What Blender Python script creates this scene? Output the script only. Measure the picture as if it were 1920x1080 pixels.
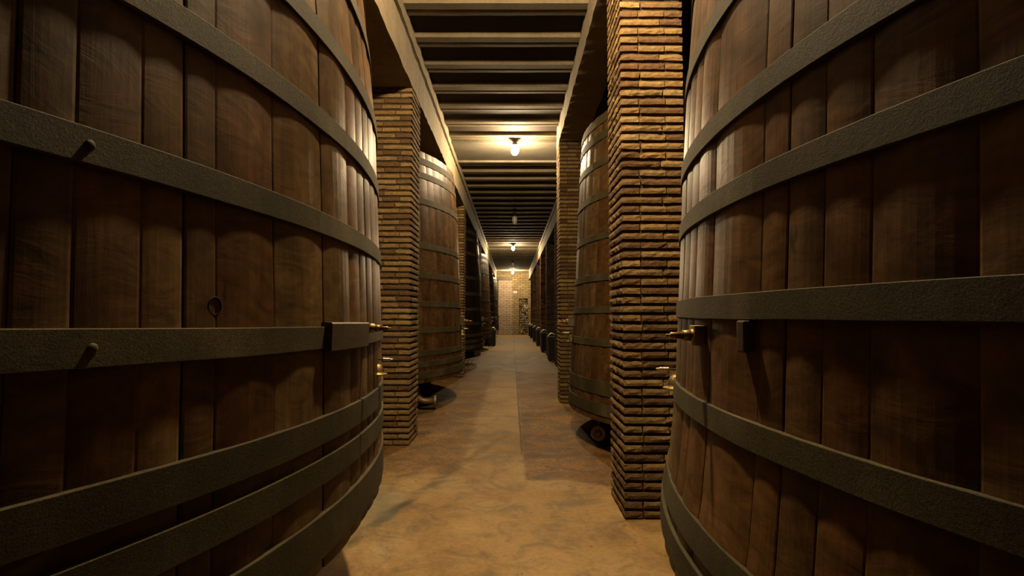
import bpy, bmesh, math, random
from mathutils import Vector, Matrix, noise

# ------------------------------------------------------------------ camera, world, exposure
sc = bpy.context.scene
for o in list(bpy.data.objects):
    bpy.data.objects.remove(o, do_unlink=True)
C = sc.collection
PI = math.pi
R = math.radians

cam_d = bpy.data.cameras.new('camera')
cam_d.sensor_fit = 'HORIZONTAL'
cam_d.sensor_width = 36.0
cam_d.lens = 36.0 * 1050.0 / 1920.0
cam_d.clip_start = 0.02
cam_d.clip_end = 200
cam = bpy.data.objects.new('camera', cam_d)
cam.location = (0, 0, 1.4)
cam.rotation_euler = (PI / 2 + math.atan(51 / 1050.0), 0, 0)
C.objects.link(cam)
sc.camera = cam

w = bpy.data.worlds.new('World')
sc.world = w
w.use_nodes = True
w.node_tree.nodes['Background'].inputs[0].default_value = (0.9, 0.75, 0.5, 1)
w.node_tree.nodes['Background'].inputs[1].default_value = 0.0

sc.view_settings.view_transform = 'Standard'
sc.view_settings.look = 'None'
sc.view_settings.gamma = 1
sc.view_settings.use_curve_mapping = False
sc.view_settings.exposure = 3.25

WARM = (1.0, 0.74, 0.42)
# lamps along the aisle: (y, emission strength)
LAMPS = [(2.7, 440.0), (9.75, 210.0), (17.0, 0.0), (24.3, 230.0), (31.6, 0.0), (38.2, 330.0)]
LAMP_Z = 4.30


# ------------------------------------------------------------------ helpers
def link(name, bm, mat, parent=None, smooth=False):
    me = bpy.data.meshes.new(name)
    bmesh.ops.recalc_face_normals(bm, faces=bm.faces)
    if smooth:
        for f in bm.faces:
            f.smooth = True
    bm.to_mesh(me)
    bm.free()
    me.materials.append(mat)
    o = bpy.data.objects.new(name, me)
    C.objects.link(o)
    if parent:
        o.parent = parent
    return o


def tag(o, label=None, cat=None, group=None, kind=None):
    if label: o['label'] = label
    if cat: o['category'] = cat
    if group: o['group'] = group
    if kind: o['kind'] = kind
    return o


def empty(name, loc, label, cat, group=None, rot=(0, 0, 0)):
    o = bpy.data.objects.new(name, None)
    o.empty_display_size = 0.1
    C.objects.link(o)
    o.location = loc
    o.rotation_euler = rot
    return tag(o, label, cat, group)


def copy_tree(o, parent=None):
    c = o.copy()
    C.objects.link(c)
    if parent:
        c.parent = parent
    for ch in list(o.children):
        copy_tree(ch, c)
    return c


def box(bm, x0, x1, y0, y1, z0, z1, bev=0.0, M=None):
    g = bmesh.ops.create_cube(bm, size=1)
    vs = g['verts']
    for v in vs:
        v.co = Vector(((x0 + x1) / 2 + v.co.x * (x1 - x0), (y0 + y1) / 2 + v.co.y * (y1 - y0), (z0 + z1) / 2 + v.co.z * (z1 - z0)))
    if bev:
        es = list({e for v in vs for e in v.link_edges})
        r = bmesh.ops.bevel(bm, geom=es, offset=bev, segments=2, affect='EDGES', profile=0.6)
        vs = list({v for f in r['faces'] for v in f.verts} | {v for v in vs if v.is_valid})
    if M is not None:
        bmesh.ops.transform(bm, matrix=M, verts=vs)


def tube(bm, pts, rad, n=12, caps=True):
    pts = [Vector(p) for p in pts]
    rads = rad if isinstance(rad, (list, tuple)) else [rad] * len(pts)
    rings = []
    up = Vector((0, 0, 1))
    for i, p in enumerate(pts):
        d = (pts[min(i + 1, len(pts) - 1)] - pts[max(i - 1, 0)]).normalized()
        a = d.cross(up)
        if a.length < 1e-3:
            a = d.cross(Vector((0, 1, 0)))
        a.normalize()
        b = d.cross(a).normalized()
        if rings and False:
            pass
        rings.append([bm.verts.new(p + (a * math.cos(2 * PI * k / n) + b * math.sin(2 * PI * k / n)) * rads[i]) for k in range(n)])
    for i in range(len(rings) - 1):
        for k in range(n):
            bm.faces.new((rings[i][k], rings[i][(k + 1) % n], rings[i + 1][(k + 1) % n], rings[i + 1][k]))
    if caps:
        bm.faces.new(rings[0])
        bm.faces.new(list(reversed(rings[-1])))


def turned(bm, prof, M, n=20):
    """profile (s along local x, radius) turned about the local x axis."""
    rings = []
    for s, r in prof:
        rings.append([bm.verts.new(M @ Vector((s, r * math.cos(2 * PI * k / n), r * math.sin(2 * PI * k / n)))) for k in range(n)])
    for i in range(len(rings) - 1):
        for k in range(n):
            bm.faces.new((rings[i][k], rings[i][(k + 1) % n], rings[i + 1][(k + 1) % n], rings[i + 1][k]))
    bm.faces.new(rings[0])
    bm.faces.new(list(reversed(rings[-1])))


# ------------------------------------------------------------------ materials
ALB = 0.40


class NT:
    def __init__(self, name, rough=0.7, metal=0.0, spec=0.5):
        self.m = bpy.data.materials.new(name)
        self.m.use_nodes = True
        self.t = self.m.node_tree
        self.b = self.t.nodes['Principled BSDF']
        self.b.inputs['Roughness'].default_value = rough
        self.b.inputs['Metallic'].default_value = metal
        self.b.inputs['Specular IOR Level'].default_value = spec
        self.tc = self.t.nodes.new('ShaderNodeTexCoord')

    def n(self, t, **k):
        x = self.t.nodes.new(t)
        for a, b in k.items():
            setattr(x, a, b)
        return x

    def l(self, a, b):
        self.t.links.new(a, b)

    def mapv(self, scale=(1, 1, 1), rot=(0, 0, 0), loc=(0, 0, 0), src='Object'):
        mp = self.n('ShaderNodeMapping')
        mp.inputs['Scale'].default_value = scale
        mp.inputs['Rotation'].default_value = rot
        mp.inputs['Location'].default_value = loc
        self.l(self.tc.outputs[src], mp.inputs[0])
        return mp.outputs[0]

    def noise(self, vec, scale, detail=4, rough=0.55, dist=0.0):
        x = self.n('ShaderNodeTexNoise')
        x.inputs['Scale'].default_value = scale
        x.inputs['Detail'].default_value = detail
        x.inputs['Roughness'].default_value = rough
        x.inputs['Distortion'].default_value = dist
        self.l(vec, x.inputs['Vector'])
        return x.outputs['Fac']

    def ramp(self, fac, stops):
        x = self.n('ShaderNodeValToRGB')
        e = x.color_ramp.elements
        while len(e) < len(stops):
            e.new(0.5)
        for i, (p, c) in enumerate(stops):
            e[i].position = p
            e[i].color = (c[0], c[1], c[2], 1) if not isinstance(c, (int, float)) else (c, c, c, 1)
        self.l(fac, x.inputs[0])
        return x.outputs[0]

    def mix(self, fac, a, b, mode='MIX'):
        x = self.n('ShaderNodeMix', data_type='RGBA', blend_type=mode)
        for s, v in ((x.inputs[0], fac), (x.inputs[6], a), (x.inputs[7], b)):
            if isinstance(v, (int, float)):
                s.default_value = v
            elif isinstance(v, tuple):
                s.default_value = (v[0], v[1], v[2], 1)
            else:
                self.l(v, s)
        return x.outputs[2]

    def math(self, op, a, b=0.0, c=None, clamp=False):
        x = self.n('ShaderNodeMath', operation=op)
        x.use_clamp = clamp
        for i, v in enumerate((a, b, c)):
            if v is None: continue
            if isinstance(v, (int, float)):
                x.inputs[i].default_value = v
            else:
                self.l(v, x.inputs[i])
        return x.outputs[0]

    def bump(self, h, strength=0.5, dist=0.01):
        x = self.n('ShaderNodeBump')
        x.inputs['Strength'].default_value = strength
        x.inputs['Distance'].default_value = dist
        self.l(h, x.inputs['Height'])
        self.l(x.outputs[0], self.b.inputs['Normal'])

    def col(self, c):
        k = 1.0 if self.b.inputs['Metallic'].default_value > 0.5 else ALB
        if isinstance(c, tuple):
            self.b.inputs['Base Color'].default_value = (c[0] * k, c[1] * k, c[2] * k, 1)
        else:
            self.l(self.mix(1.0, c, (k, k, k), 'MULTIPLY'), self.b.inputs['Base Color'])

    def attr(self, name):
        x = self.n('ShaderNodeAttribute')
        x.attribute_name = name
        return x


def wood_mat(name, tone=1.0, red=0.0):
    m = NT(name, 0.42, spec=0.15)
    a = m.attr('tone')
    sep = m.n('ShaderNodeSeparateColor')
    m.l(a.outputs['Color'], sep.inputs[0])
    # every stave shifts the grain pattern
    comb = m.n('ShaderNodeCombineXYZ')
    m.l(m.math('MULTIPLY', sep.outputs[0], 37.0), comb.inputs[0])
    m.l(m.math('MULTIPLY', sep.outputs[1], 53.0), comb.inputs[2])
    add = m.n('ShaderNodeVectorMath', operation='ADD')
    m.l(m.tc.outputs['Object'], add.inputs[0])
    m.l(comb.outputs[0], add.inputs[1])

    def mapped(scale, rot=(0, 0, 0)):
        mp = m.n('ShaderNodeMapping')
        mp.inputs['Scale'].default_value = scale
        mp.inputs['Rotation'].default_value = rot
        m.l(add.outputs[0], mp.inputs[0])
        return mp.outputs[0]
    grain = m.noise(mapped((16, 16, 0.8)), 3.0, 6, 0.65, 0.6)
    broad = m.noise(mapped((2.2, 2.2, 0.9)), 1.6, 5, 0.6, 0.8)
    flame = m.noise(mapped((3.0, 3.0, 8.0), (0.5, 0.35, 0)), 1.5, 5, 0.62, 2.2)
    spots = m.noise(mapped((9, 9, 5)), 2.0, 2, 0.4)
    base = m.ramp(broad, [(0.28, (0.13 * tone, 0.068 * tone, 0.024 * tone)), (0.5, (0.22 * tone, 0.122 * tone, 0.046 * tone)), (0.72, (0.33 * tone, 0.195 * tone, 0.082 * tone))])
    per = m.ramp(sep.outputs[0], [(0.0, (0.72, 0.70, 0.68)), (0.35, (0.88, 0.87, 0.85)), (0.7, (1.0, 1.0, 1.0)), (1.0, (1.2, 1.15 - 0.1 * red, 1.05 - 0.2 * red))])
    c = m.mix(1.0, base, per, 'MULTIPLY')
    hue = m.ramp(sep.outputs[1], [(0.0, (1.12, 0.94, 0.8)), (0.5, (1, 1, 1)), (1.0, (0.95, 1.03, 1.04))])
    c = m.mix(0.8, c, hue, 'MULTIPLY')
    c = m.mix(0.35, c, m.ramp(grain, [(0.3, 0.55), (0.6, 1.05)]), 'MULTIPLY')
    c = m.mix(0.85, c, m.ramp(flame, [(0.33, 0.55), (0.5, 1.0), (0.68, 1.45)]), 'MULTIPLY')
    blot = m.noise(mapped((1.5, 1.5, 1.5), (0.2, 0.9, 0)), 3.2, 6, 0.68, 1.2)
    c = m.mix(0.8, c, m.ramp(blot, [(0.3, 0.55), (0.5, 0.95), (0.7, 1.35)]), 'MULTIPLY')
    c = m.mix(m.ramp(spots, [(0.73, 0.0), (0.79, 0.75)]), c, (0.02, 0.012, 0.006))
    m.col(c)
    rr = m.ramp(broad, [(0.3, 0.40), (0.7, 0.58)])
    m.l(rr, m.b.inputs['Roughness'])
    h = m.math('ADD', m.math('MULTIPLY', grain, 0.5), m.math('MULTIPLY', flame, 0.7))
    m.bump(h, 0.22, 0.005)
    return m.m


M_wood = wood_mat('vat_wood', 1.1)
M_wood_red = wood_mat('vat_wood_reddish', 0.85, 1.0)
M_wood_mid = wood_mat('vat_wood_mid', 0.8)  # vat wood in a somewhat darker tone
M_wood_dark = wood_mat('vat_wood_dark', 0.2)  # vat wood in a much darker tone


def hoop_mat():
    m = NT('hoop_iron', 0.75, 0.0, 0.15)
    v = m.mapv((1, 1, 1))
    fine = m.noise(v, 260, 4, 0.75)
    mid = m.noise(m.mapv((1, 1, 1.6)), 60, 6, 0.75)
    broad = m.noise(v, 3.2, 4, 0.6)
    c = m.ramp(broad, [(0.3, (0.065, 0.052, 0.022)), (0.55, (0.115, 0.092, 0.040)), (0.75, (0.20, 0.158, 0.072))])
    c = m.mix(0.7, c, m.ramp(fine, [(0.38, 0.35), (0.62, 1.55)]), 'MULTIPLY')
    c = m.mix(m.ramp(mid, [(0.60, 0.0), (0.72, 0.35)]), c, (0.18, 0.14, 0.07))
    m.col(c)
    m.bump(m.math('ADD', fine, mid), 0.5, 0.002)
    return m.m


M_hoop = hoop_mat()


def brick_mat(name, a, b, c_, dark=(0.09, 0.045, 0.02)):
    m = NT(name, 0.9, spec=0.2)
    t = m.attr('tone')
    sep = m.n('ShaderNodeSeparateColor')
    m.l(t.outputs['Color'], sep.inputs[0])
    v = m.mapv((1, 1, 1))
    n1 = m.noise(v, 28, 6, 0.7, 0.5)
    n2 = m.noise(v, 5, 4, 0.6)
    c = m.ramp(sep.outputs[0], [(0.0, dark), (0.12, a), (0.55, b), (1.0, c_)])
    c = m.mix(0.75, c, m.ramp(n1, [(0.28, 0.5), (0.5, 0.95), (0.72, 1.35)]), 'MULTIPLY')
    c = m.mix(0.6, c, m.ramp(n2, [(0.3, 0.65), (0.7, 1.2)]), 'MULTIPLY')
    m.col(c)
    m.bump(m.math('ADD', n1, m.math('MULTIPLY', m.noise(v, 90, 3, 0.7), 0.4)), 0.8, 0.012)
    return m.m


M_brick = brick_mat('pillar_brick', (0.38, 0.232, 0.085), (0.45, 0.288, 0.110), (0.52, 0.350, 0.145), (0.22, 0.12, 0.05))
M_brick_red = brick_mat('pillar_brick_reddish', (0.34, 0.14, 0.06), (0.46, 0.21, 0.09), (0.56, 0.29, 0.13))
M_brick_shaded = brick_mat('pillar_brick_shaded', (0.10, 0.065, 0.035), (0.15, 0.10, 0.05), (0.22, 0.15, 0.08))  # darkened copy of the pillar brick: shade put into the colour
mm = NT('pillar_mortar', 0.95, spec=0.1)
mm.col(mm.ramp(mm.noise(mm.mapv(), 30, 4, 0.7), [(0.3, (0.07, 0.045, 0.022)), (0.7, (0.16, 0.105, 0.05))]))
mm.bump(mm.noise(mm.mapv(), 60, 4, 0.7), 0.8, 0.01)
M_mortar = mm.m


def concrete_mat(name, lo, hi, rough=0.85, stain=0.6, formlines=False):
    m = NT(name, rough, spec=0.25)
    v = m.mapv((1, 1, 1))
    n1 = m.noise(v, 2.2, 6, 0.65, 0.6)
    n2 = m.noise(v, 22, 5, 0.7)
    n3 = m.noise(v, 130, 2, 0.5)
    c = m.ramp(n1, [(0.3, lo), (0.7, hi)])
    c = m.mix(stain, c, m.ramp(n2, [(0.3, 0.6), (0.6, 1.1)]), 'MULTIPLY')
    m.col(c)
    m.bump(m.math('ADD', n2, m.math('MULTIPLY', n3, 0.5)), 0.5, 0.006)
    return m.m


M_beam = concrete_mat('beam_plaster', (0.40, 0.31, 0.19), (0.60, 0.49, 0.33))
M_joist = concrete_mat('joist_concrete', (0.26, 0.20, 0.115), (0.42, 0.335, 0.21), stain=0.5)
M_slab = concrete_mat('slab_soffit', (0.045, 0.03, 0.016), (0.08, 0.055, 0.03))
M_panel = concrete_mat('crossbeam_concrete', (0.27, 0.235, 0.17), (0.40, 0.36, 0.28), stain=0.5)
M_darkwall = concrete_mat('side_wall_plaster', (0.10, 0.075, 0.045), (0.17, 0.13, 0.08))


def metal(name, c, rough, metal_=1.0):
    m = NT(name, rough, metal_)
    n = m.noise(m.mapv(), 40, 4, 0.6)
    m.col(m.mix(0.6, c, m.ramp(n, [(0.3, 0.5), (0.65, 1.15)]), 'MULTIPLY'))
    m.bump(n, 0.2, 0.003)
    return m.m


M_brass = metal('aged_brass', (0.24, 0.17, 0.065), 0.55)
M_nickel = metal('dull_nickel', (0.62, 0.57, 0.47), 0.38)
M_pipe = metal('brown_pipe', (0.20, 0.14, 0.07), 0.5, 0.6)
M_darkbox = concrete_mat('dark_box', (0.02, 0.016, 0.012), (0.045, 0.035, 0.025))
M_blockwood = NT('block_wood', 0.6)
M_blockwood.col(M_blockwood.ramp(M_blockwood.noise(M_blockwood.mapv((6, 6, 40)), 2, 4), [(0.3, (0.07, 0.045, 0.02)), (0.7, (0.16, 0.105, 0.045))]))
M_block = M_blockwood.m
M_hole = NT('dark_hole', 1.0)
M_hole.col((0.004, 0.003, 0.002))
M_hole = M_hole.m
M_cap = metal('lamp_fitting', (0.10, 0.09, 0.07), 0.5, 0.3)


def emis(name, s):
    m = bpy.data.materials.new(name)
    m.use_nodes = True
    b = m.node_tree.nodes['Principled BSDF']
    b.inputs['Base Color'].default_value = (0.85, 0.83, 0.78, 1)
    b.inputs['Roughness'].default_value = 0.25
    if s:
        b.inputs['Emission Color'].default_value = (*WARM, 1)
        b.inputs['Emission Strength'].default_value = s
    return m


# ------------------------------------------------------------------ floor
def floor_mat():
    m = NT('floor_concrete', 0.8, spec=0.3)
    v = m.mapv((1, 1, 1))
    sepn = m.n('ShaderNodeSeparateXYZ')
    m.l(m.tc.outputs['Object'], sepn.inputs[0])
    X, Y = sepn.outputs[0], sepn.outputs[1]
    n1 = m.noise(v, 0.9, 7, 0.62, 0.8)
    n2 = m.noise(v, 3.5, 7, 0.68, 1.0)
    n3 = m.noise(v, 26, 5, 0.7)
    nd = m.noise(m.mapv((1, 1, 1), loc=(7, 3, 0)), 1.8, 6, 0.6)
    wob = m.math('MULTIPLY', m.math('SUBTRACT', nd, 0.5), 0.9)
    wob2 = m.math('MULTIPLY', m.math('SUBTRACT', m.noise(m.mapv((1, 1, 1), loc=(1, 9, 0)), 5.0, 5, 0.6), 0.5), 0.22)
    c = m.ramp(n1, [(0.3, (0.40, 0.225, 0.070)), (0.45, (0.56, 0.34, 0.12)), (0.58, (0.66, 0.43, 0.175)), (0.72, (0.70, 0.51, 0.25))])
    c = m.mix(0.9, c, m.ramp(n2, [(0.34, 0.5), (0.5, 1.0), (0.66, 1.25)]), 'MULTIPLY')
    c = m.mix(0.5, c, m.ramp(n3, [(0.32, 0.6), (0.6, 1.1)]), 'MULTIPLY')
    # reddish stains
    c = m.mix(m.ramp(m.noise(m.mapv((1, 1, 1), loc=(4, 4, 1)), 1.3, 6, 0.7), [(0.55, 0.0), (0.72, 0.55)]), c, (0.36, 0.14, 0.05))

    def band(val, lo, hi, soft):
        a = m.math('SUBTRACT', val, lo)
        a = m.math('DIVIDE', a, soft, clamp=True)
        b = m.math('SUBTRACT', hi, val)
        b = m.math('DIVIDE', b, soft, clamp=True)
        return m.math('MULTIPLY', a, b)
    xs = m.math('ADD', X, wob2)
    ys = m.math('ADD', Y, wob)
    # dark old screed patches right and left of the worn walking strip
    edge = m.math('ADD', 0.10, m.math('MULTIPLY', wob2, 0.2))
    pr = m.math('MULTIPLY', band(m.math('SUBTRACT', X, edge), 0.0, 5.0, 0.03), band(m.math('ADD', ys, m.math('MULTIPLY', X, 0.45)), 4.9, 14.0, 0.12))
    pl = m.math('MULTIPLY', band(xs, -6.0, -0.42, 0.1), band(ys, 4.9, 15.0, 0.4))
    pn = m.noise(m.mapv((1, 1, 1), loc=(3, 1, 5)), 2.6, 6, 0.7, 0.8)
    old = m.mix(1.0, m.mix(0.9, c, m.ramp(pn, [(0.35, 0.4), (0.6, 1.15)]), 'MULTIPLY'), m.ramp(n3, [(0.3, (0.36, 0.26, 0.15)), (0.7, (0.85, 0.70, 0.48))]), 'MULTIPLY')
    c = m.mix(m.math('MULTIPLY', pr, 0.95), c, old)
    c = m.mix(m.math('MULTIPLY', pl, 0.85), c, old)
    # centre joint
    j = band(m.math('ADD', X, m.math('MULTIPLY', wob2, 0.12)), 0.085, 0.115, 0.006)
    j = m.math('MULTIPLY', j, band(Y, 5.6, 60.0, 0.3))
    c = m.mix(m.math('MULTIPLY', j, 0.75), c, (0.07, 0.045, 0.02))
    # chipped, pale strip left of the joint
    # diagonal old wet streak running towards the left vat
    dl = m.math('ADD', m.math('SUBTRACT', X, m.math('MULTIPLY', Y, 0.30)), 2.07)
    st = m.math('MULTIPLY', band(m.math('ADD', dl, m.math('MULTIPLY', wob2, 0.9)), -0.09, 0.07, 0.06), band(Y, 2.6, 7.4, 1.0))
    st = m.math('MULTIPLY', st, m.ramp(n2, [(0.3, 1.0), (0.62, 0.35)]))
    c = m.mix(m.math('MULTIPLY', st, 0.75), c, (0.13, 0.085, 0.035))
    wet = m.math('MULTIPLY', band(m.math('ADD', dl, m.math('MULTIPLY', wob2, 0.7)), -0.06, 0.06, 0.04), band(Y, 3.75, 4.35, 0.12))
    c = m.mix(m.math('MULTIPLY', wet, 0.85), c, (0.085, 0.075, 0.042))
    pool = m.math('MULTIPLY', band(m.math('ADD', X, wob), -1.35, -0.75, 0.2), band(m.math('ADD', Y, wob), 3.6, 4.7, 0.3))
    c = m.mix(m.math('MULTIPLY', pool, 0.55), c, (0.34, 0.33, 0.22))
    # specks
    c = m.mix(m.ramp(m.noise(v, 14, 2, 0.4), [(0.72, 0.0), (0.76, 0.6)]), c, (0.14, 0.06, 0.025))
    # hairline cracks
    vo = m.n('ShaderNodeTexVoronoi', feature='DISTANCE_TO_EDGE')
    vo.inputs['Scale'].default_value = 0.9
    dm = m.n('ShaderNodeVectorMath', operation='ADD')
    nz = m.n('ShaderNodeTexNoise')
    nz.inputs['Scale'].default_value = 2.5
    nz.inputs['Detail'].default_value = 5
    m.l(v, nz.inputs['Vector'])
    m.l(v, dm.inputs[0]); m.l(nz.outputs['Color'], dm.inputs[1])
    m.l(dm.outputs[0], vo.inputs['Vector'])
    cr = m.ramp(vo.outputs['Distance'], [(0.0, 1.0), (0.006, 0.0)])
    c = m.mix(m.math('MULTIPLY', cr, 0.3), c, (0.12, 0.07, 0.03))
    m.col(c)
    m.l(m.ramp(n2, [(0.3, 0.6), (0.7, 0.85)]), m.b.inputs['Roughness'])
    h = m.math('ADD', m.math('MULTIPLY', n3, 0.35), m.math('SUBTRACT', n2, m.math('MULTIPLY', pr, m.math('MULTIPLY', n3, 0.8))))
    h = m.math('SUBTRACT', h, m.math('MULTIPLY', cr, 0.3))
    m.bump(h, 0.5, 0.012)
    return m.m


bm = bmesh.new()
box(bm, -7.4, 6.4, -7, 41, -0.2, 0)
tag(link('floor', bm, floor_mat()), kind='structure')

# outer walls of the cellar, hidden in the dark behind the vats
for nm, q in (('wall_left', (-7.6, -7.4, -7, 41)), ('wall_right', (6.4, 6.6, -7, 41)), ('wall_front', (-7.4, 6.4, -7.2, -7))):
    bm = bmesh.new()
    box(bm, *q, 0, 5.2)
    tag(link(nm, bm, M_darkwall), kind='structure')

# ------------------------------------------------------------------ ceiling slab above the joists
YJ0, DJ = 5.42, 0.685
bm = bmesh.new()
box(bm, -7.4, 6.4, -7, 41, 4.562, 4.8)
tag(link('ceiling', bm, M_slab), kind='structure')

# ------------------------------------------------------------------ long beams
def beam(name, prof, y0, y1, label):
    bm = bmesh.new()
    random.seed(5)
    n = int((y1 - y0) / 0.12)
    rows = []
    for i in range(n + 1):
        y = y0 + (y1 - y0) * i / n
        rows.append([bm.verts.new((x + (random.uniform(-.005, .005)), y, z + random.uniform(-.006, .006) * (z < 4.3))) for x, z in prof])
    k = len(prof)
    for i in range(n):
        for j in range(k):
            bm.faces.new((rows[i][j], rows[i][(j + 1) % k], rows[i + 1][(j + 1) % k], rows[i + 1][j]))
    bm.faces.new(rows[0]); bm.faces.new(rows[-1])
    return tag(link(name, bm, M_beam), label, 'beam')


BL = 3.925
beam('concrete_beam', [(-1.1, BL), (-1.1, 4.33), (-1.16, 4.335), (-1.16, 4.375), (-1.085, 4.38), (-1.085, 4.56), (-1.7, 4.56), (-1.7, BL)], -6.95, 40.2,
     'pale plastered concrete beam with a dark groove, along the left side of the aisle')
beam('concrete_beam', [(0.765, 4.23), (0.765, 4.56), (1.17, 4.56), (1.17, 4.23)], -6.95, 9.48,
     'concrete beam with a wide shaded underside, on top of the nearest right-hand brick pillars')
beam('concrete_beam', [(1.2, BL), (1.2, 4.33), (1.24, 4.335), (1.24, 4.375), (1.19, 4.38), (1.19, 4.56), (1.8, 4.56), (1.8, BL)], 9.49, 40.2,
     'thin looking pale beam over the far right-hand row, running to the end wall')

# ------------------------------------------------------------------ joists
def joist_mesh(x0, x1):
    bm = bmesh.new()
    z0, z1 = 4.505, 4.56
    # two ribs with a groove between, profile across y
    prof = [(0.0, 4.53), (0.015, z0), (0.13, z0), (0.14, 4.53), (0.145, 4.55), (0.19, 4.55), (0.195, 4.535), (0.205, 4.515), (0.265, 4.515), (0.28, 4.54), (0.28, z1), (0.0, z1)]
    n = 24
    rows = []
    for i in range(n + 1):
        x = x0 + (x1 - x0) * i / n
        rows.append([bm.verts.new((x, y + noise.noise((x * 3, y * 9, 1.3)) * .003, z + noise.noise((x * 3, y * 9, 7.3)) * .003 * (z < z1))) for y, z in prof])
    k = len(prof)
    for i in range(n):
        for j in range(k):
            bm.faces.new((rows[i][j], rows[i][(j + 1) % k], rows[i + 1][(j + 1) % k], rows[i + 1][j]))
    bm.faces.new(rows[0]); bm.faces.new(rows[-1])
    bmesh.ops.recalc_face_normals(bm, faces=bm.faces)
    me = bpy.data.meshes.new('concrete_joist')
    bm.to_mesh(me); bm.free()
    me.materials.append(M_joist)
    return me


J_near = joist_mesh(-1.084, 0.764)
J_far = joist_mesh(-1.084, 1.189)
PANELS = [(9.85, 11.15), (24.35, 26.0), (39.0, 40.2)]
jy = []
y = YJ0 - DJ * 6
while y < 9.6:
    jy.append(y); y += DJ
y = 11.3
while y < 39:
    if not any(a - 0.3 < y < b for a, b in PANELS):
        jy.append(y)
    y += DJ
for y in jy:
    o = bpy.data.objects.new('concrete_joist', J_near if y < 9.25 else J_far)
    C.objects.link(o)
    o.location = (0, y, 0)
    if y < 9.25:
        tag(o, 'pale double-ribbed ceiling joist across the near half of the aisle, before the first visible lamp', 'joist', 'ceiling joists before the first visible lamp')
    elif y < 24.3:
        tag(o, 'double-ribbed ceiling joist in the dark stretch between the two brighter lit ceiling panels', 'joist', 'ceiling joists between the lit panels')
    else:
        tag(o, 'tiny double-ribbed ceiling joist in the last dark stretch before the end wall', 'joist', 'ceiling joists before the end wall')
lab = ['wide flat pale concrete cross beam above the nearest visible glowing lamp', 'flat pale cross beam lit by the second glowing lamp down the aisle', 'flat pale cross beam against the top of the end wall']
for (a, b), L in zip(PANELS, lab):
    bm = bmesh.new()
    box(bm, -1.084, 1.189, a, b, 4.50, 4.56, 0.008)
    box(bm, -1.084, 1.189, a, a + 0.06, 4.47, 4.5, 0.004)
    box(bm, -1.084, 1.189, b - 0.07, b, 4.46, 4.5, 0.004)
    tag(link('concrete_cross_beam', bm, M_panel), L, 'beam')

# ------------------------------------------------------------------ end wall
YW = 40.25
def tones(bm, lay, faces, a, b):
    for f in faces:
        for l in f.loops:
            l[lay] = (a, b, 0, 1)


def endwall_mat(name, lo, hi, mort):
    m = NT(name, 0.9, spec=0.2)
    br = m.n('ShaderNodeTexBrick')
    br.inputs['Scale'].default_value = 1.0
    br.inputs['Brick Width'].default_value = 0.4
    br.inputs['Row Height'].default_value = 0.13
    br.inputs['Mortar Size'].default_value = 0.018
    br.inputs['Color1'].default_value = (*lo, 1)
    br.inputs['Color2'].default_value = (*hi, 1)
    br.inputs['Mortar'].default_value = (*mort, 1)
    m.l(m.mapv((1, 1, 1), (PI / 2, 0, 0)), br.inputs['Vector'])
    n = m.noise(m.mapv(), 3, 5, 0.65)
    m.col(m.mix(0.6, br.outputs['Color'], m.ramp(n, [(0.3, 0.65), (0.7, 1.15)]), 'MULTIPLY'))
    m.bump(m.math('SUBTRACT', 1.0, br.outputs['Fac']), 0.6, 0.02)
    return m.m


ew = bmesh.new()
box(ew, -7.4, 0.5, YW, YW + 0.4, 0, 4.56)
box(ew, 0.5, 1.15, YW, YW + 0.4, 2.62, 4.56)
box(ew, 1.15, 6.4, YW, YW + 0.4, 0, 4.56)
box(ew, -7.4, 6.4, YW + 0.4, YW + 0.5, 0, 4.56)
tag(link('wall_back', ew, endwall_mat('end_wall_brick', (0.44, 0.34, 0.17), (0.60, 0.48, 0.26), (0.22, 0.15, 0.07))), kind='structure')
ew = bmesh.new()
box(ew, -0.98, 0.03, YW - 0.10, YW, 0, 3.92, 0.01)
tag(link('bricked_up_doorway', ew, endwall_mat('doorway_brick', (0.66, 0.50, 0.35), (0.82, 0.66, 0.50), (0.36, 0.25, 0.16))),
    'tall pale pinkish brick infill of an old doorway, left half of the end wall', 'doorway')
ew = bmesh.new()
box(ew, -1.08, -0.02, YW - 0.14, YW, 3.93, 4.16, 0.01)
tag(link('lintel', ew, M_blockwood.m), 'dark timber lintel above the pale bricked-up doorway in the end wall', 'lintel')
# rubble infill in the niche
random.seed(11)
ew = bmesh.new()
lay = ew.loops.layers.color.new('tone')
box(ew, 0.5, 1.15, YW + 0.14, YW + 0.4, 0, 2.62)
tones(ew, lay, ew.faces, 0.0, 0.5)
z = 0.06
while z < 2.6:
    x = 0.5 + random.uniform(0, 0.06)
    while x < 1.12:
        r = random.uniform(0.045, 0.09)
        g = bmesh.ops.create_icosphere(ew, subdivisions=2, radius=1)
        sx, sz = r * random.uniform(0.9, 1.4), r * random.uniform(0.7, 1.0)
        sd = random.random() * 50
        for v in g['verts']:
            k = 1 + 0.25 * noise.noise(v.co * 1.4 + Vector((sd, 0, 0)))
            v.co = Vector((min(1.15, max(0.5, x + sx * 0.8 + v.co.x * sx * k)), YW + 0.13 + v.co.y * 0.09 * k, min(2.62, max(0, z + v.co.z * sz * k + random.uniform(-.004, .004)))))
        tones(ew, lay, {f for v in g['verts'] for f in v.link_faces}, random.uniform(0.15, 1), random.random())
        x += sx * 1.9
    z += 0.125
tag(link('rubble_infill', ew, brick_mat('rubble_stone', (0.45, 0.34, 0.2), (0.68, 0.55, 0.35), (0.85, 0.72, 0.5), (0.07, 0.045, 0.02)), smooth=True),
    'rough rubble stone infill of the narrow doorway niche, right side of the end wall', 'stonework', kind='stuff')
bm = bmesh.new()
box(bm, 0.07, 0.38, YW - 0.03, YW, 2.98, 3.14, 0.004)
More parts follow.
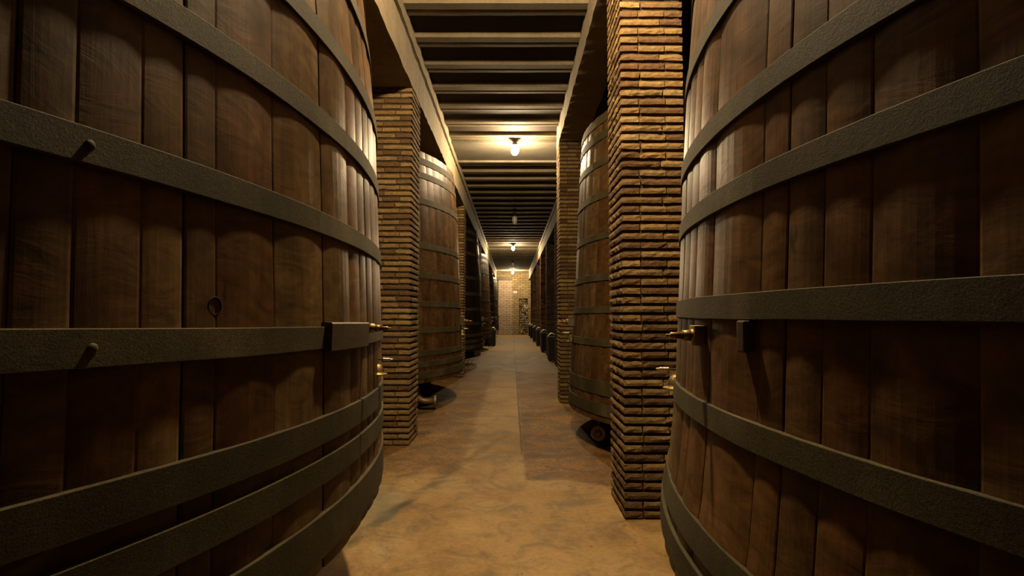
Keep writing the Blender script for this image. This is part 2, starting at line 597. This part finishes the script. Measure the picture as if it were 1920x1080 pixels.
sg = NT('sign_white', 0.6); sg.col((0.8, 0.8, 0.74))
sign = tag(link('wall_sign', bm, sg.m), 'small white rectangular sign high on the end wall, left of the stone niche', 'sign')
bm = bmesh.new()
for s in (-1, 1):
    box(bm, 0.225 + s * 0.16 - 0.01, 0.225 + s * 0.16 + 0.01, YW - 0.035, YW - 0.001, 2.97, 3.15)
box(bm, 0.055, 0.395, YW - 0.035, YW - 0.001, 3.14, 3.16)
box(bm, 0.055, 0.395, YW - 0.035, YW - 0.001, 2.96, 2.98)
link('sign_frame', bm, M_cap, sign)


# ------------------------------------------------------------------ brick pillars
def pillar_meshes(W, D, H, seed, mat):
    """bricks and mortar core; local origin at the base centre, x across, y along the aisle"""
    rnd = random.Random(seed)
    bm = bmesh.new()
    lay = bm.loops.layers.color.new('tone')
    course, bh, T = 0.0643, 0.047, 0.13
    n = int(round(H / course))
    course = H / n

    def brick(cx, cy, cz, lx, ly, lz):
        nx, ny, nz = max(2, int(lx / 0.035)), max(2, int(ly / 0.035)), 2
        sd = rnd.random() * 100
        grid = {}
        jx, jy, jz = rnd.uniform(-.0012, .0012), rnd.uniform(-.0012, .0012), rnd.uniform(-.001, .001)
        tl = rnd.uniform(-.003, .003)
        rough = rnd.choice([0.5, 0.8, 1.0, 1.0, 1.6])

        def V(i, j, k):
            key = (i, j, k)
            if key not in grid:
                u, v, q = i / nx * 2 - 1, j / ny * 2 - 1, k / nz * 2 - 1
                ex, ey, ez = abs(u) == 1, abs(v) == 1, abs(q) == 1
                sh = 0.004 if (ex + ey + ez) >= 2 else 0.0
                px = u * (lx / 2 - (sh if ex else 0)); py = v * (ly / 2 - (sh if ey else 0)); pz = q * (lz / 2 - (sh if ez else 0))
                p = Vector((px, py, pz))
                nn = noise.noise_vector(Vector((px * 22 + sd, py * 22, pz * 40)))
                nf = noise.noise_vector(Vector((px * 60 + sd, py * 60, pz * 60)))
                p += nn * 0.0042 * rough + nf * 0.0022 * rough
                p.z += tl * (u if lx > ly else v) * 0.5
                grid[key] = bm.verts.new((cx + jx + p.x, cy + jy + p.y, cz + jz + p.z))
            return grid[key]
        fs = []
        for i in range(nx):
            for j in range(ny):
                fs.append((V(i, j, 0), V(i, j + 1, 0), V(i + 1, j + 1, 0), V(i + 1, j, 0)))
                fs.append((V(i, j, nz), V(i + 1, j, nz), V(i + 1, j + 1, nz), V(i, j + 1, nz)))
        for i in range(nx):
            for k in range(nz):
                fs.append((V(i, 0, k), V(i + 1, 0, k), V(i + 1, 0, k + 1), V(i, 0, k + 1)))
                fs.append((V(i, ny, k), V(i, ny, k + 1), V(i + 1, ny, k + 1), V(i + 1, ny, k)))
        for j in range(ny):
            for k in range(nz):
                fs.append((V(0, j, k), V(0, j, k + 1), V(0, j + 1, k + 1), V(0, j + 1, k)))
                fs.append((V(nx, j, k), V(nx, j + 1, k), V(nx, j + 1, k + 1), V(nx, j, k + 1)))
        t = rnd.random() if rnd.random() > 0.05 else rnd.uniform(0, 0.1)
        hh = rnd.random()
        for f in fs:
            F = bm.faces.new(f)
            for l in F.loops:
                l[lay] = (t, hh, 0, 1)

    gap = 0.003

    def row(a, b, fixed, axis, cz, flip):
        L = b - a
        first = 0.14 if flip else 0.29
        cuts = [a]
        x = a + min(first, L) + rnd.uniform(-.012, .012)
        while x < b - 0.08:
            cuts.append(x); x += 0.29 + rnd.uniform(-.012, .012)
        cuts.append(b)
        for p, q in zip(cuts, cuts[1:]):
            l = q - p - gap
            if axis == 0:
                brick((p + q) / 2, fixed, cz, l, T, bh)
            else:
                brick(fixed, (p + q) / 2, cz, T, l, bh)
    for c in range(n):
        cz = (c + 0.5) * course
        if c % 2 == 0:
            row(-W / 2, W / 2, -D / 2 + T / 2, 0, cz, c % 4 == 0)
            row(-W / 2, W / 2, D / 2 - T / 2, 0, cz, c % 4 == 2)
            row(-D / 2 + T, D / 2 - T, -W / 2 + T / 2, 1, cz, c % 4 == 0)
            row(-D / 2 + T, D / 2 - T, W / 2 - T / 2, 1, cz, c % 4 == 2)
        else:
            row(-D / 2, D / 2, -W / 2 + T / 2, 1, cz, c % 4 == 1)
            row(-D / 2, D / 2, W / 2 - T / 2, 1, cz, c % 4 == 3)
            row(-W / 2 + T, W / 2 - T, -D / 2 + T / 2, 0, cz, c % 4 == 1)
            row(-W / 2 + T, W / 2 - T, D / 2 - T / 2, 0, cz, c % 4 == 3)
    bmesh.ops.recalc_face_normals(bm, faces=bm.faces)
    me = bpy.data.meshes.new('bricks')
    bm.to_mesh(me); bm.free(); me.materials.append(mat)
    bm = bmesh.new()
    i = 0.02
    box(bm, -W / 2 + i, W / 2 - i, -D / 2 + i, D / 2 - i, 0, H)
    mc = bpy.data.meshes.new('mortar')
    bm.to_mesh(mc); bm.free(); mc.materials.append(M_mortar)
    return me, mc


def pillar(meshes, x, y, label, group=None):
    r = empty('brick_pillar', (x, y, 0), label, 'pillar', group)
    for nm, me in zip(('bricks', 'mortar'), meshes):
        o = bpy.data.objects.new(nm, me)
        C.objects.link(o); o.parent = r
    return r


WL, DLn = 0.60, 0.56
PMR = pillar_meshes(0.45, 0.55, 4.23, 3, M_brick)
PMR2 = pillar_meshes(0.45, 0.55, 4.23, 4, M_brick)
PML = pillar_meshes(WL, DLn, BL, 7, M_brick)
PMF = pillar_meshes(0.5, 0.55, BL, 9, M_brick_red)
pillar(PMR, 0.77 + 0.225, 3.905 + 0.275, 'nearest right-hand pillar of thin rough orange bricks, beside the big right vat')
pillar(PMR2, 0.765 + 0.225, 8.99 + 0.275, 'second right-hand brick pillar, half hidden behind the second right vat')
llab = ['nearest left-hand pillar of thin orange bricks, between the first and second left vats',
        'second left-hand brick pillar, a lit strip just behind the second left vat',
        'third left-hand brick pillar, hidden in shadow behind the third left vat',
        'fourth left-hand pillar, reddish strip far down the left side',
        'last left-hand brick pillar next to the end wall']
for k, yy in enumerate((6.08, 12.75, 19.4, 26.05, 32.7)):
    pillar(PML, -1.1 - WL / 2, yy + DLn / 2, llab[k])
rlab = ['first pillar of the far right row, dark with a jagged brick edge',
        'second pillar of the far right row, with a pale lit corner edge',
        'third pillar of the far right row, its reddish brick face lit',
        'fourth pillar of the far right row, a thin dark strip',
        'fifth pillar of the far right row, thin strip before the end wall',
        'last pillar of the far right row, touching the end wall area']
FR = [15.3, 19.4, 23.5, 27.6, 31.7, 35.8]
for k, yy in enumerate(FR):
    p = pillar(PMF, 1.2 + 0.25, yy + 0.275, rlab[k])
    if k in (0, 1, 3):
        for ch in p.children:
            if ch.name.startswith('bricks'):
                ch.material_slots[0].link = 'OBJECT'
                ch.material_slots[0].material = M_brick_shaded


# ------------------------------------------------------------------ vats
def prof_r(tab, z):
    if z <= tab[0][0]:
        a, b = tab[0], tab[1]
    elif z >= tab[-1][0]:
        a, b = tab[-2], tab[-1]
    else:
        for a, b in zip(tab, tab[1:]):
            if a[0] <= z <= b[0]:
                break
    return a[1] + (b[1] - a[1]) * (z - a[0]) / (b[0] - a[0])


def fill_seams(given, rnd, lo=2.6, hi=5.4):
    """given = sorted azimuths (deg) of measured seams; fills the rest of the circle"""
    s = sorted(given)
    a = s[-1]
    end = s[0] + 360
    out = list(s)
    while True:
        a += rnd.uniform(lo, hi)
        if a > end - lo * 0.8:
            break
        out.append(a)
    return out


BULGE = 0.006


def vat_body(tab, z0, z1, seams, wide, rnd, nz=22, na=6):
    bm = bmesh.new()
    lay = bm.loops.layers.color.new('tone')
    zs = [z0 + (z1 - z0) * i / nz for i in range(nz + 1)]
    th = 0.07
    sl = seams + [seams[0] + 360]
    for a0, a1 in zip(sl, sl[1:]):
        def g(a):
            return 0.10 if any(abs((a - q + 180) % 360 - 180) < 0.05 for q in wide) else 0.012
        g0, g1 = g(a0) / 2, g(a1) / 2
        half = (a1 - a0) / 2
        off = rnd.uniform(-0.0012, 0.0012)
        ed = min(0.15, 0.10 / (a1 - a0))
        wd = (g0 > 0.05, g1 > 0.05)
        us = [0, ed] + [ed + (1 - 2 * ed) * k / na for k in range(1, na)] + [1 - ed, 1]
        tt, hh = rnd.random(), rnd.random()
        if half * 2 > 4 and rnd.random() < 0.3:
            tt = min(1, tt + 0.3)
        bl = BULGE * min(1.0, (half / 2.2) ** 1.2)
        cols = []
        for u in us:
            a = R(a0 + g0 + (a1 - a0 - g0 - g1) * u)
            col = []
            for z in zs:
                r = prof_r(tab, z)
                e = (2 * u - 1)
                rr = r - BULGE * 0.4 + bl * (1 - e * e) + off
                if u in (0, 1):
                    rr -= 0.004 if wd[int(u)] else 0.0007
                rr += 0.0015 * noise.noise((a * r * 2, z * 2.0, tt * 40))
                col.append(bm.verts.new((rr * math.cos(a), rr * math.sin(a), z)))
            cols.append(col)
        inner = []
        for a in (R(a0 + g0), R(a1 - g1)):
            inner.append([bm.verts.new(((prof_r(tab, z) - th) * math.cos(a), (prof_r(tab, z) - th) * math.sin(a), z)) for z in zs])
        fs = []
        allc = [inner[0]] + cols + [inner[1]]
        k = len(allc)
        for i in range(k):
            A, B = allc[i], allc[(i + 1) % k]
            for j in range(nz):
                fs.append(bm.faces.new((A[j], B[j], B[j + 1], A[j + 1])))
        fs.append(bm.faces.new([c[0] for c in reversed(allc)]))
        fs.append(bm.faces.new([c[-1] for c in allc]))
        for f in fs:
            for l in f.loops:
                l[lay] = (tt, hh, 0, 1)
    # closing membrane behind the seams
    n = 96
    ring = []
    for z in zs[1:-1:4] + [zs[-2]]:
        ring.append([bm.verts.new(((prof_r(tab, z) - 0.030) * math.cos(2 * PI * q / n), (prof_r(tab, z) - 0.030) * math.sin(2 * PI * q / n), z)) for q in range(n)])
    for A, B in zip(ring, ring[1:]):
        for q in range(n):
            f = bm.faces.new((A[q], A[(q + 1) % n], B[(q + 1) % n], B[q]))
            for l in f.loops: l[lay] = (0, 0, 0, 1)
    bmesh.ops.recalc_face_normals(bm, faces=bm.faces)
    me = bpy.data.meshes.new('staves')
    for f in bm.faces:
        f.smooth = False
    bm.to_mesh(me); bm.free()
    return me


def head_mesh(tab, z, thick=0.06):
    bm = bmesh.new()
    r = prof_r(tab, z) - 0.05
    for zz in (z, z + thick):
        vs = [bm.verts.new((r * math.cos(2 * PI * q / 72), r * math.sin(2 * PI * q / 72), zz)) for q in range(72)]
        bm.faces.new(vs)
        if zz == z: lo = vs
    for q in range(72):
        bm.faces.new((lo[q], lo[(q + 1) % 72], vs[(q + 1) % 72], vs[q]))
    return bm


def hoop_bm(tab, za, zb, seed, thick=0.007, lap=None):
    """flat iron band, z from zb (bottom) to za (top)"""
    bm = bmesh.new()
    n = 256
    rows = []
    for q in range(n):
        a = 2 * PI * q / n
        wob = 0.0022 * noise.noise((math.cos(a) * 6, math.sin(a) * 6, seed * 1.7))
        w2 = 0.0022 * noise.noise((math.cos(a) * 9, math.sin(a) * 9, seed * 2.9))
        ra, rb = prof_r(tab, za) + 0.003, prof_r(tab, zb) + 0.003
        c, s = math.cos(a), math.sin(a)
        t = thick
        e = 0.0015
        P = [(ra - 0.012, za + wob), (ra + t - e, za + wob), (ra + t, za - e + wob), (rb + t, zb + e + w2), (rb + t - e, zb + w2), (rb - 0.012, zb + w2)]
        rows.append([bm.verts.new((r * c, r * s, z)) for r, z in P])
    for q in range(n):
        A, B = rows[q], rows[(q + 1) % n]
        for j in range(6):
            bm.faces.new((A[j], B[j], B[(j + 1) % 6], A[(j + 1) % 6]))
    return bm


def frame(r, azd, z, tilt=0.0):
    """matrix whose local +x points out of the vat wall at azimuth azd"""
    return Matrix.Rotation(R(azd), 4, 'Z') @ Matrix.Translation((r, 0, z)) @ Matrix.Rotation(tilt, 4, 'Y')


def make_vat(loc, tab, z0, z1, hoops, seams, wide, side, wood, label, seed, tapz, tapaz, manaz, bolts=(), tilt=(0, 0, 0), pipe=None, extra_block=None, tapblock=None, fs=1.0, mdrop=0.155, group=None):
    rnd = random.Random(seed)
    root = empty('wine_vat', loc, label, 'vat', group, tilt)
    me = vat_body(tab, z0, z1, seams, wide, rnd)
    me.materials.append(wood)
    st = bpy.data.objects.new('staves', me)
    C.objects.link(st); st.parent = root
    link('bottom_head', head_mesh(tab, z0 + 0.06), wood, root)
    link('top_head', head_mesh(tab, z1 - 0.12), wood, root)
    hs = []
    for i, (za, zb) in enumerate(hoops):
        h = link('hoop', hoop_bm(tab, za, zb, seed + i), M_hoop, root)
        hs.append(h)
    for (hi, azd, zz) in bolts:
        bm = bmesh.new()
        F = frame(prof_r(tab, zz) + 0.009, azd, zz)
        turned(bm, [(-0.008, 0.009), (0.001, 0.009), (0.004, 0.006), (0.005, 0.003)], F, 10)
        link('bolt', bm, M_hoop, hs[hi], True)
    # --- sampling tap on its wood block
    rt = prof_r(tab, tapz)
    q = 1 if side == 'L' else -1
    if tapblock:
        b0, b1, bz0, bz1, bt = tapblock
        bm = bmesh.new()
        n = 8
        rows = []
        for i in range(n + 1):
            a = R(b0 + (b1 - b0) * i / n)
            c, s = math.cos(a), math.sin(a)
            rows.append([bm.verts.new((r * c, r * s, z)) for r, z in ((rt - 0.01, bz0), (rt + bt, bz0 + 0.004), (rt + bt, bz1 - 0.004), (rt + bt - .004, bz1), (rt - 0.01, bz1))])
        for i in range(n):
            for j in range(5):
                bm.faces.new((rows[i][j], rows[i][(j + 1) % 5], rows[i + 1][(j + 1) % 5], rows[i + 1][j]))
        bm.faces.new(rows[0]); bm.faces.new(rows[-1])
        link('tap_block', bm, M_block, root)
        out = bt
    else:
        out = 0.018
    F = frame(rt + out, tapaz, tapz) @ Matrix.Scale(fs, 4)
    bm = bmesh.new()
    if not tapblock:
        box(bm, -0.03, 0.018, -0.045, 0.045, -0.045, 0.045, 0.003, F)
    turned(bm, [(-0.02, 0.034), (0.010, 0.034), (0.013, 0.030), (0.018, 0.030), (0.021, 0.026), (0.028, 0.026)], F, 22)
    turned(bm, [(0.024, 0.022), (0.026, 0.028), (0.058, 0.026), (0.062, 0.020)], F, 6)
    turned(bm, [(0.055, 0.0165), (0.104, 0.0145), (0.112, 0.0155), (0.116, 0.012), (0.120, 0.006), (0.128, 0.0055), (0.131, 0.008), (0.136, 0.004)], F, 18)
    tp = link('sampling_tap', bm, M_brass, root, True)
    # --- manhole fitting: bell with lip, and ribbed clamp screw above it
    zm = tapz - mdrop
    rm = prof_r(tab, zm)
    F = frame(rm, manaz, zm) @ Matrix.Scale(fs, 4)
    bm = bmesh.new()
    n = 16
    rows = []
    for (dz, rad) in ((0.0, 0.004), (-0.004, 0.022), (-0.016, 0.038), (-0.035, 0.050), (-0.060, 0.058), (-0.080, 0.061), (-0.081, 0.086), (-0.087, 0.086), (-0.088, 0.02)):
        rows.append([bm.verts.new(F @ Vector((max(-0.02, rad * math.cos(2 * PI * k / n)), rad * math.sin(2 * PI * k / n), dz))) for k in range(n)])
    for i in range(len(rows) - 1):
        for k in range(n):
            bm.faces.new((rows[i][k], rows[i][(k + 1) % n], rows[i + 1][(k + 1) % n], rows[i + 1][k]))
    bm.faces.new(rows[0]); bm.faces.new(rows[-1])
    mh = link('drip_bell', bm, M_brass, root, True)
    bm = bmesh.new()
    F2 = frame(rm, manaz, zm + 0.018) @ Matrix.Scale(fs, 4)
    prof = [(-0.02, 0.007), (0.045, 0.007), (0.046, 0.013)]
    for k in range(6):
        s0 = 0.05 + k * 0.009
        prof += [(s0, 0.014), (s0 + 0.004, 0.014), (s0 + 0.005, 0.0105), (s0 + 0.008, 0.0105)]
    prof += [(0.105, 0.008), (0.118, 0.007), (0.128, 0.003)]
    turned(bm, prof, F2, 12)
    link('clamp_screw', bm, M_nickel, mh, True)
    if extra_block:
        a, zz0, zz1, wd, t = extra_block
        bm = bmesh.new()
        rr = prof_r(tab, (zz0 + zz1) / 2)
        box(bm, -0.01, t, -wd / 2, wd / 2, -(zz1 - zz0) / 2, (zz1 - zz0) / 2, 0.004, frame(rr, a, (zz0 + zz1) / 2))
        link('wedge_block', bm, M_block, root)
    # --- drain pipe with flange
    if pipe:
        px, py, fdir = pipe
        bm = bmesh.new()
        d = Vector((math.cos(fdir), math.sin(fdir), 0))
        zt, zb = z0 + 0.06, 0.15
        P = [Vector((px, py, zt)), Vector((px, py, zb + 0.12))]
        for k in range(1, 6):
            a = PI / 2 * k / 5
            P.append(Vector((px, py, zb + 0.12)) + d * 0.12 * (1 - math.cos(a)) + Vector((0, 0, -0.12 * math.sin(a))))
        P.append(P[-1] + d * 0.16)
        tube(bm, P, 0.045, 14)
        e = P[-1]
        pp = link('drain_pipe', bm, M_pipe, root, True)
        bm = bmesh.new()
        Fm = Matrix.Translation(e) @ Matrix.Rotation(fdir, 4, 'Z')
        turned(bm, [(-0.03, 0.05), (-0.028, 0.078), (0.0, 0.078), (0.002, 0.045), (-0.004, 0.035)], Fm, 20)
        link('flange', bm, M_pipe, pp, False)
    # --- feet
    rb = prof_r(tab, z0)
    for k in range(6):
        a = R(30 + 60 * k)
        bm = bmesh.new()
        box(bm, rb * 0.50, rb * 0.86, -0.16, 0.16, 0, z0 + 0.07, 0.01, Matrix.Rotation(a, 4, 'Z'))
        link('foot', bm, M_darkwall, root)
    return root


# --- nearest left vat (measured seams and hoops)
TL = [(0.55, 3.215), (0.80, 3.200), (1.05, 3.19), (1.40, 3.176), (1.73, 3.155), (2.04, 3.134), (2.34, 3.115), (2.65, 3.075), (3.60, 2.95)]
hL = [(3.58, 3.49), (3.30, 3.24), (2.97, 2.91), (2.675, 2.612), (2.347, 2.285), (2.074, 2.011), (1.765, 1.703), (1.437, 1.374), (1.187, 1.110), (1.072, 1.00), (0.920, 0.800)]
rs = random.Random(21)
sL = fill_seams([-24.5, -20.0, -18.5, -16.4, -14.7, -13.2, -9.6, -4.95, -0.9, 1.5, 3.6, 5.8], rs)
v1 = make_vat((-3.733, 1.868, 0), TL, 0.765, 3.62, hL, sL, [-14.7, -4.95], 'L', M_wood,
         'giant wooden vat filling the left foreground, nearest on the left', 100, 1.43, 2.0, 7.6, fs=0.5, mdrop=0.150,
         bolts=[(6, -18.2, 1.735), (7, -18.0, 1.405)], tilt=(-0.012, 0.023, 0), pipe=(2.3, -1.3, -0.2),
         tapblock=(-5.2, 1.3, 1.365, 1.45, 0.03))

bm = bmesh.new()
Fb = frame(prof_r(TL, 1.515) - 0.002, -13.25, 1.482)
turned(bm, [(-0.02, 0.020), (0.003, 0.020), (0.0035, 0.018), (-0.012, 0.016), (-0.015, 0.004)], Fb, 20)
tag(link('bung_hole', bm, M_hole, v1), 'dark round bung hole just above a hoop')

# --- nearest right vat
TR = [(0.60, 2.46), (0.78, 2.45), (0.87, 2.43), (1.14, 2.402), (1.42, 2.389), (1.70, 2.374), (1.90, 2.366), (2.24, 2.345), (3.55, 2.23)]
hR = [(3.52, 3.44), (3.25, 3.18), (2.93, 2.86), (2.595, 2.53), (2.244, 2.185), (1.932, 1.871), (1.724, 1.666), (1.450, 1.391), (1.172, 1.112), (0.872, 0.805), (0.774, 0.70)]
sR = fill_seams([168.2, 171.5, 174.0, 178.2, 184.8, 187.05, 189.6, 192.1, 196.1, 200.5], rs, 3.2, 6.2)
make_vat((2.91, 1.40, 0), TR, 0.655, 3.58, hR, sR, [187.05, 178.2], 'R', M_wood,
         'giant wooden vat filling the right foreground, nearest on the right', 200, 1.345, 176.8, 163.0, fs=0.6, mdrop=0.165,
         pipe=(-2.0, 0.5, 2.9), extra_block=(183.9, 1.318, 1.388, 0.034, 0.022))

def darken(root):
    """much darker wood: object-level material on the staves of this vat only"""
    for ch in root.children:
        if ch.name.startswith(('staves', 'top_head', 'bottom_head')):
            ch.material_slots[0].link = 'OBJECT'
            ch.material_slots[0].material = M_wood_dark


# --- second left vat and its row
T2 = [(0.40, 3.0), (1.0, 2.975), (1.6, 2.95), (2.4, 2.92), (3.2, 2.88), (3.75, 2.83)]
h2 = [(3.72, 3.62), (3.50, 3.41), (3.11, 3.02), (2.45, 2.36), (2.02, 1.93), (1.60, 1.52), (1.22, 1.14), (0.90, 0.82), (0.74, 0.66), (0.60, 0.50)]
V2L = make_vat((-3.84, 9.5, 0), T2, 0.44, 3.82, h2, fill_seams([-30, -26], rs, 3.4, 6.5), [], 'L', M_wood_mid,
               'second vat on the left, seen between the two nearest left brick pillars', 300, 1.30, 4.0, 6.0,
               pipe=(2.45, -1.25, 0.1), tapblock=(-1.5, 3.4, 1.24, 1.36, 0.06))
vl = ['third vat on the left, standing nearly black', 'fourth vat on the left, with a reddish lit side',
      'fifth vat on the left, dark, just before the end wall', 'last vat on the left, hard against the end wall']
for k in range(4):
    c = copy_tree(V2L)
    c.location = (-3.84, 9.5 + 6.65 * (k + 1), 0)
    if k == 3:
        c.location.y = 36.4
    c['label'] = vl[k]
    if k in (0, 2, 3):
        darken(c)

# --- second right vat
T2R = [(0.35, 2.38), (0.8, 2.36), (1.45, 2.31), (2.2, 2.27), (3.0, 2.235), (3.55, 2.20)]
h2R = [(3.53, 3.45), (3.36, 3.27), (3.06, 2.98), (2.70, 2.62), (2.26, 2.19), (1.83, 1.755), (1.49, 1.42), (1.16, 1.085), (0.74, 0.60), (0.52, 0.40)]
make_vat((3.06, 6.6, 0), T2R, 0.34, 3.56, h2R, fill_seams([180, 184], rs, 3.8, 6.5), [], 'R', M_wood_red,
         'second vat on the right, seen between the two nearest right brick pillars', 400, 1.32, 175.0, 173.0,
         pipe=(-2.06, -0.35, -1.9), tapblock=(173.2, 177.2, 1.27, 1.36, 0.07))

# --- far right row, set back behind the far right pillars
T3 = [(0.40, 1.90), (1.5, 1.87), (2.6, 1.82), (3.6, 1.76)]
h3 = [(3.55, 3.47), (3.2, 3.12), (2.7, 2.62), (2.2, 2.12), (1.7, 1.62), (1.25, 1.17), (0.85, 0.77), (0.6, 0.5)]
V3R = make_vat((3.42, 17.75, 0), T3, 0.44, 3.62, h3, fill_seams([180, 184], rs, 4.5, 7), [], 'R', M_wood,
               'first vat of the far right row, dark behind the jagged pillar edge', 500, 1.30, 178.0, 180.0,
               pipe=(-1.5, -0.3, 3.1), tapblock=(176, 180, 1.24, 1.36, 0.06))
fl = ['second vat of the far right row, a dark sliver beside the reddish pillar', 'third vat of the far right row, beyond the lit reddish brick face',
      'fourth vat of the far right row, a thin dark strip', 'fifth vat of the far right row, thin strip by the end wall']
for k in range(4):
    c = copy_tree(V3R)
    c.location = (3.42, 17.75 + 4.1 * (k + 1), 0)
    c['label'] = fl[k]
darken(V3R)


# --- dark boxes with bent bright pipes along the far right row
def swan(parent, s=-1):
    bm = bmesh.new()
    tube(bm, [(0.12 * -s, 0, 0.78)] + [(s * (-0.04 + 0.24 * k / 7), 0, 0.80 + 0.05 * math.sin(PI * k / 7) - 0.11 * (k / 7) ** 3) for k in range(8)], 0.026, 10)
    return link('bent_pipe', bm, M_nickel, parent, True)


bl = ['nearest dark box with a bright bent pipe, right of the aisle beyond the second pillar',
      'second dark box with a bent pipe along the far right row', 'third dark box with a bent pipe along the far right row',
      'fourth small dark box along the far right row', 'fifth small dark box along the far right row',
      'farthest small dark box on the right, beside the end wall']
def pump_box(x, y, label, s, name='pump_box', h=0.72):
    r = empty(name, (x, y, 0), label, 'box')
    bm = bmesh.new()
    box(bm, -0.17, 0.17, -0.3, 0.3, 0.04, h, 0.02)
    for a in (-0.12, 0.12):
        box(bm, a - 0.03, a + 0.03, -0.26, 0.26, 0, 0.05)
    link('casing', bm, M_darkbox, r)
    bm = bmesh.new()
    box(bm, -0.15, 0.15, -0.28, 0.28, h, h + 0.02, 0.005)
    link('lid', bm, M_darkbox, r)
    swan(r, s)
    return r


for k, yy in enumerate((17.4, 21.5, 25.6, 29.9, 34.2, 37.6)):
    pump_box(1.28, yy, bl[k], -1)
pump_box(-0.92, 25.6, 'dark box with a bent pipe on the left of the aisle, between left vats', 1)


# ------------------------------------------------------------------ lamps
ll = {0: 'lit ceiling lamp over the aisle just above the view',
      1: 'glowing white bulb lamp under the ceiling, nearest one in view',
      2: 'unlit caged lantern hanging from the dark joists, nearer of the two unlit ones',
      3: 'glowing lamp midway down the aisle, second lit one in view',
      4: 'tiny unlit lantern under the far joists, farther of the two unlit ones',
      5: 'glowing lamp close to the end wall, farthest lit one'}
for i, (ly, s) in enumerate(LAMPS):
    top = 4.50 if s else 4.505
    if i in (2, 4):
        ly = min((j for j in jy), key=lambda j: abs(j - ly)) + 0.07
    r = empty('ceiling_lamp', (0.05, ly, top), ll[i], 'lamp')
    r.location.x = 0.05 if i != 2 else 0.08
    bm = bmesh.new()
    F = Matrix.Rotation(PI / 2, 4, 'Y')
    turned(bm, [(0.0, 0.055), (0.02, 0.055), (0.03, 0.03), (0.06, 0.03), (0.065, 0.045), (0.11, 0.045), (0.115, 0.02)], F, 20)
    link('lamp_holder', bm, M_cap, r, True)
    bm = bmesh.new()
    turned(bm, [(0.085, 0.03), (0.105, 0.072), (0.112, 0.076), (0.113, 0.07), (0.10, 0.03)], F, 24)
    link('lamp_cap', bm, M_cap, r, True)
    bm = bmesh.new()
    if s:
        turned(bm, [(0.114, 0.025), (0.13, 0.045), (0.16, 0.062), (0.20, 0.070), (0.24, 0.058), (0.275, 0.032), (0.285, 0.006)], F, 14)
        link('bulb', bm, emis('bulb_glow_%d' % i, s), r, True)
    else:
        turned(bm, [(0.11, 0.035), (0.12, 0.07), (0.22, 0.085), (0.34, 0.055), (0.37, 0.02)], F, 14)
        link('glass_shade', bm, emis('bulb_off_%d' % i, 0), r, True)
        bm = bmesh.new()
        for k in range(6):
            a = 2 * PI * k / 6
            tube(bm, [(rr * math.cos(a), rr * math.sin(a), -zz) for zz, rr in ((0.10, 0.05), (0.12, 0.078), (0.22, 0.093), (0.34, 0.062), (0.38, 0.0))], 0.005, 6)
        link('cage', bm, M_cap, r, True)
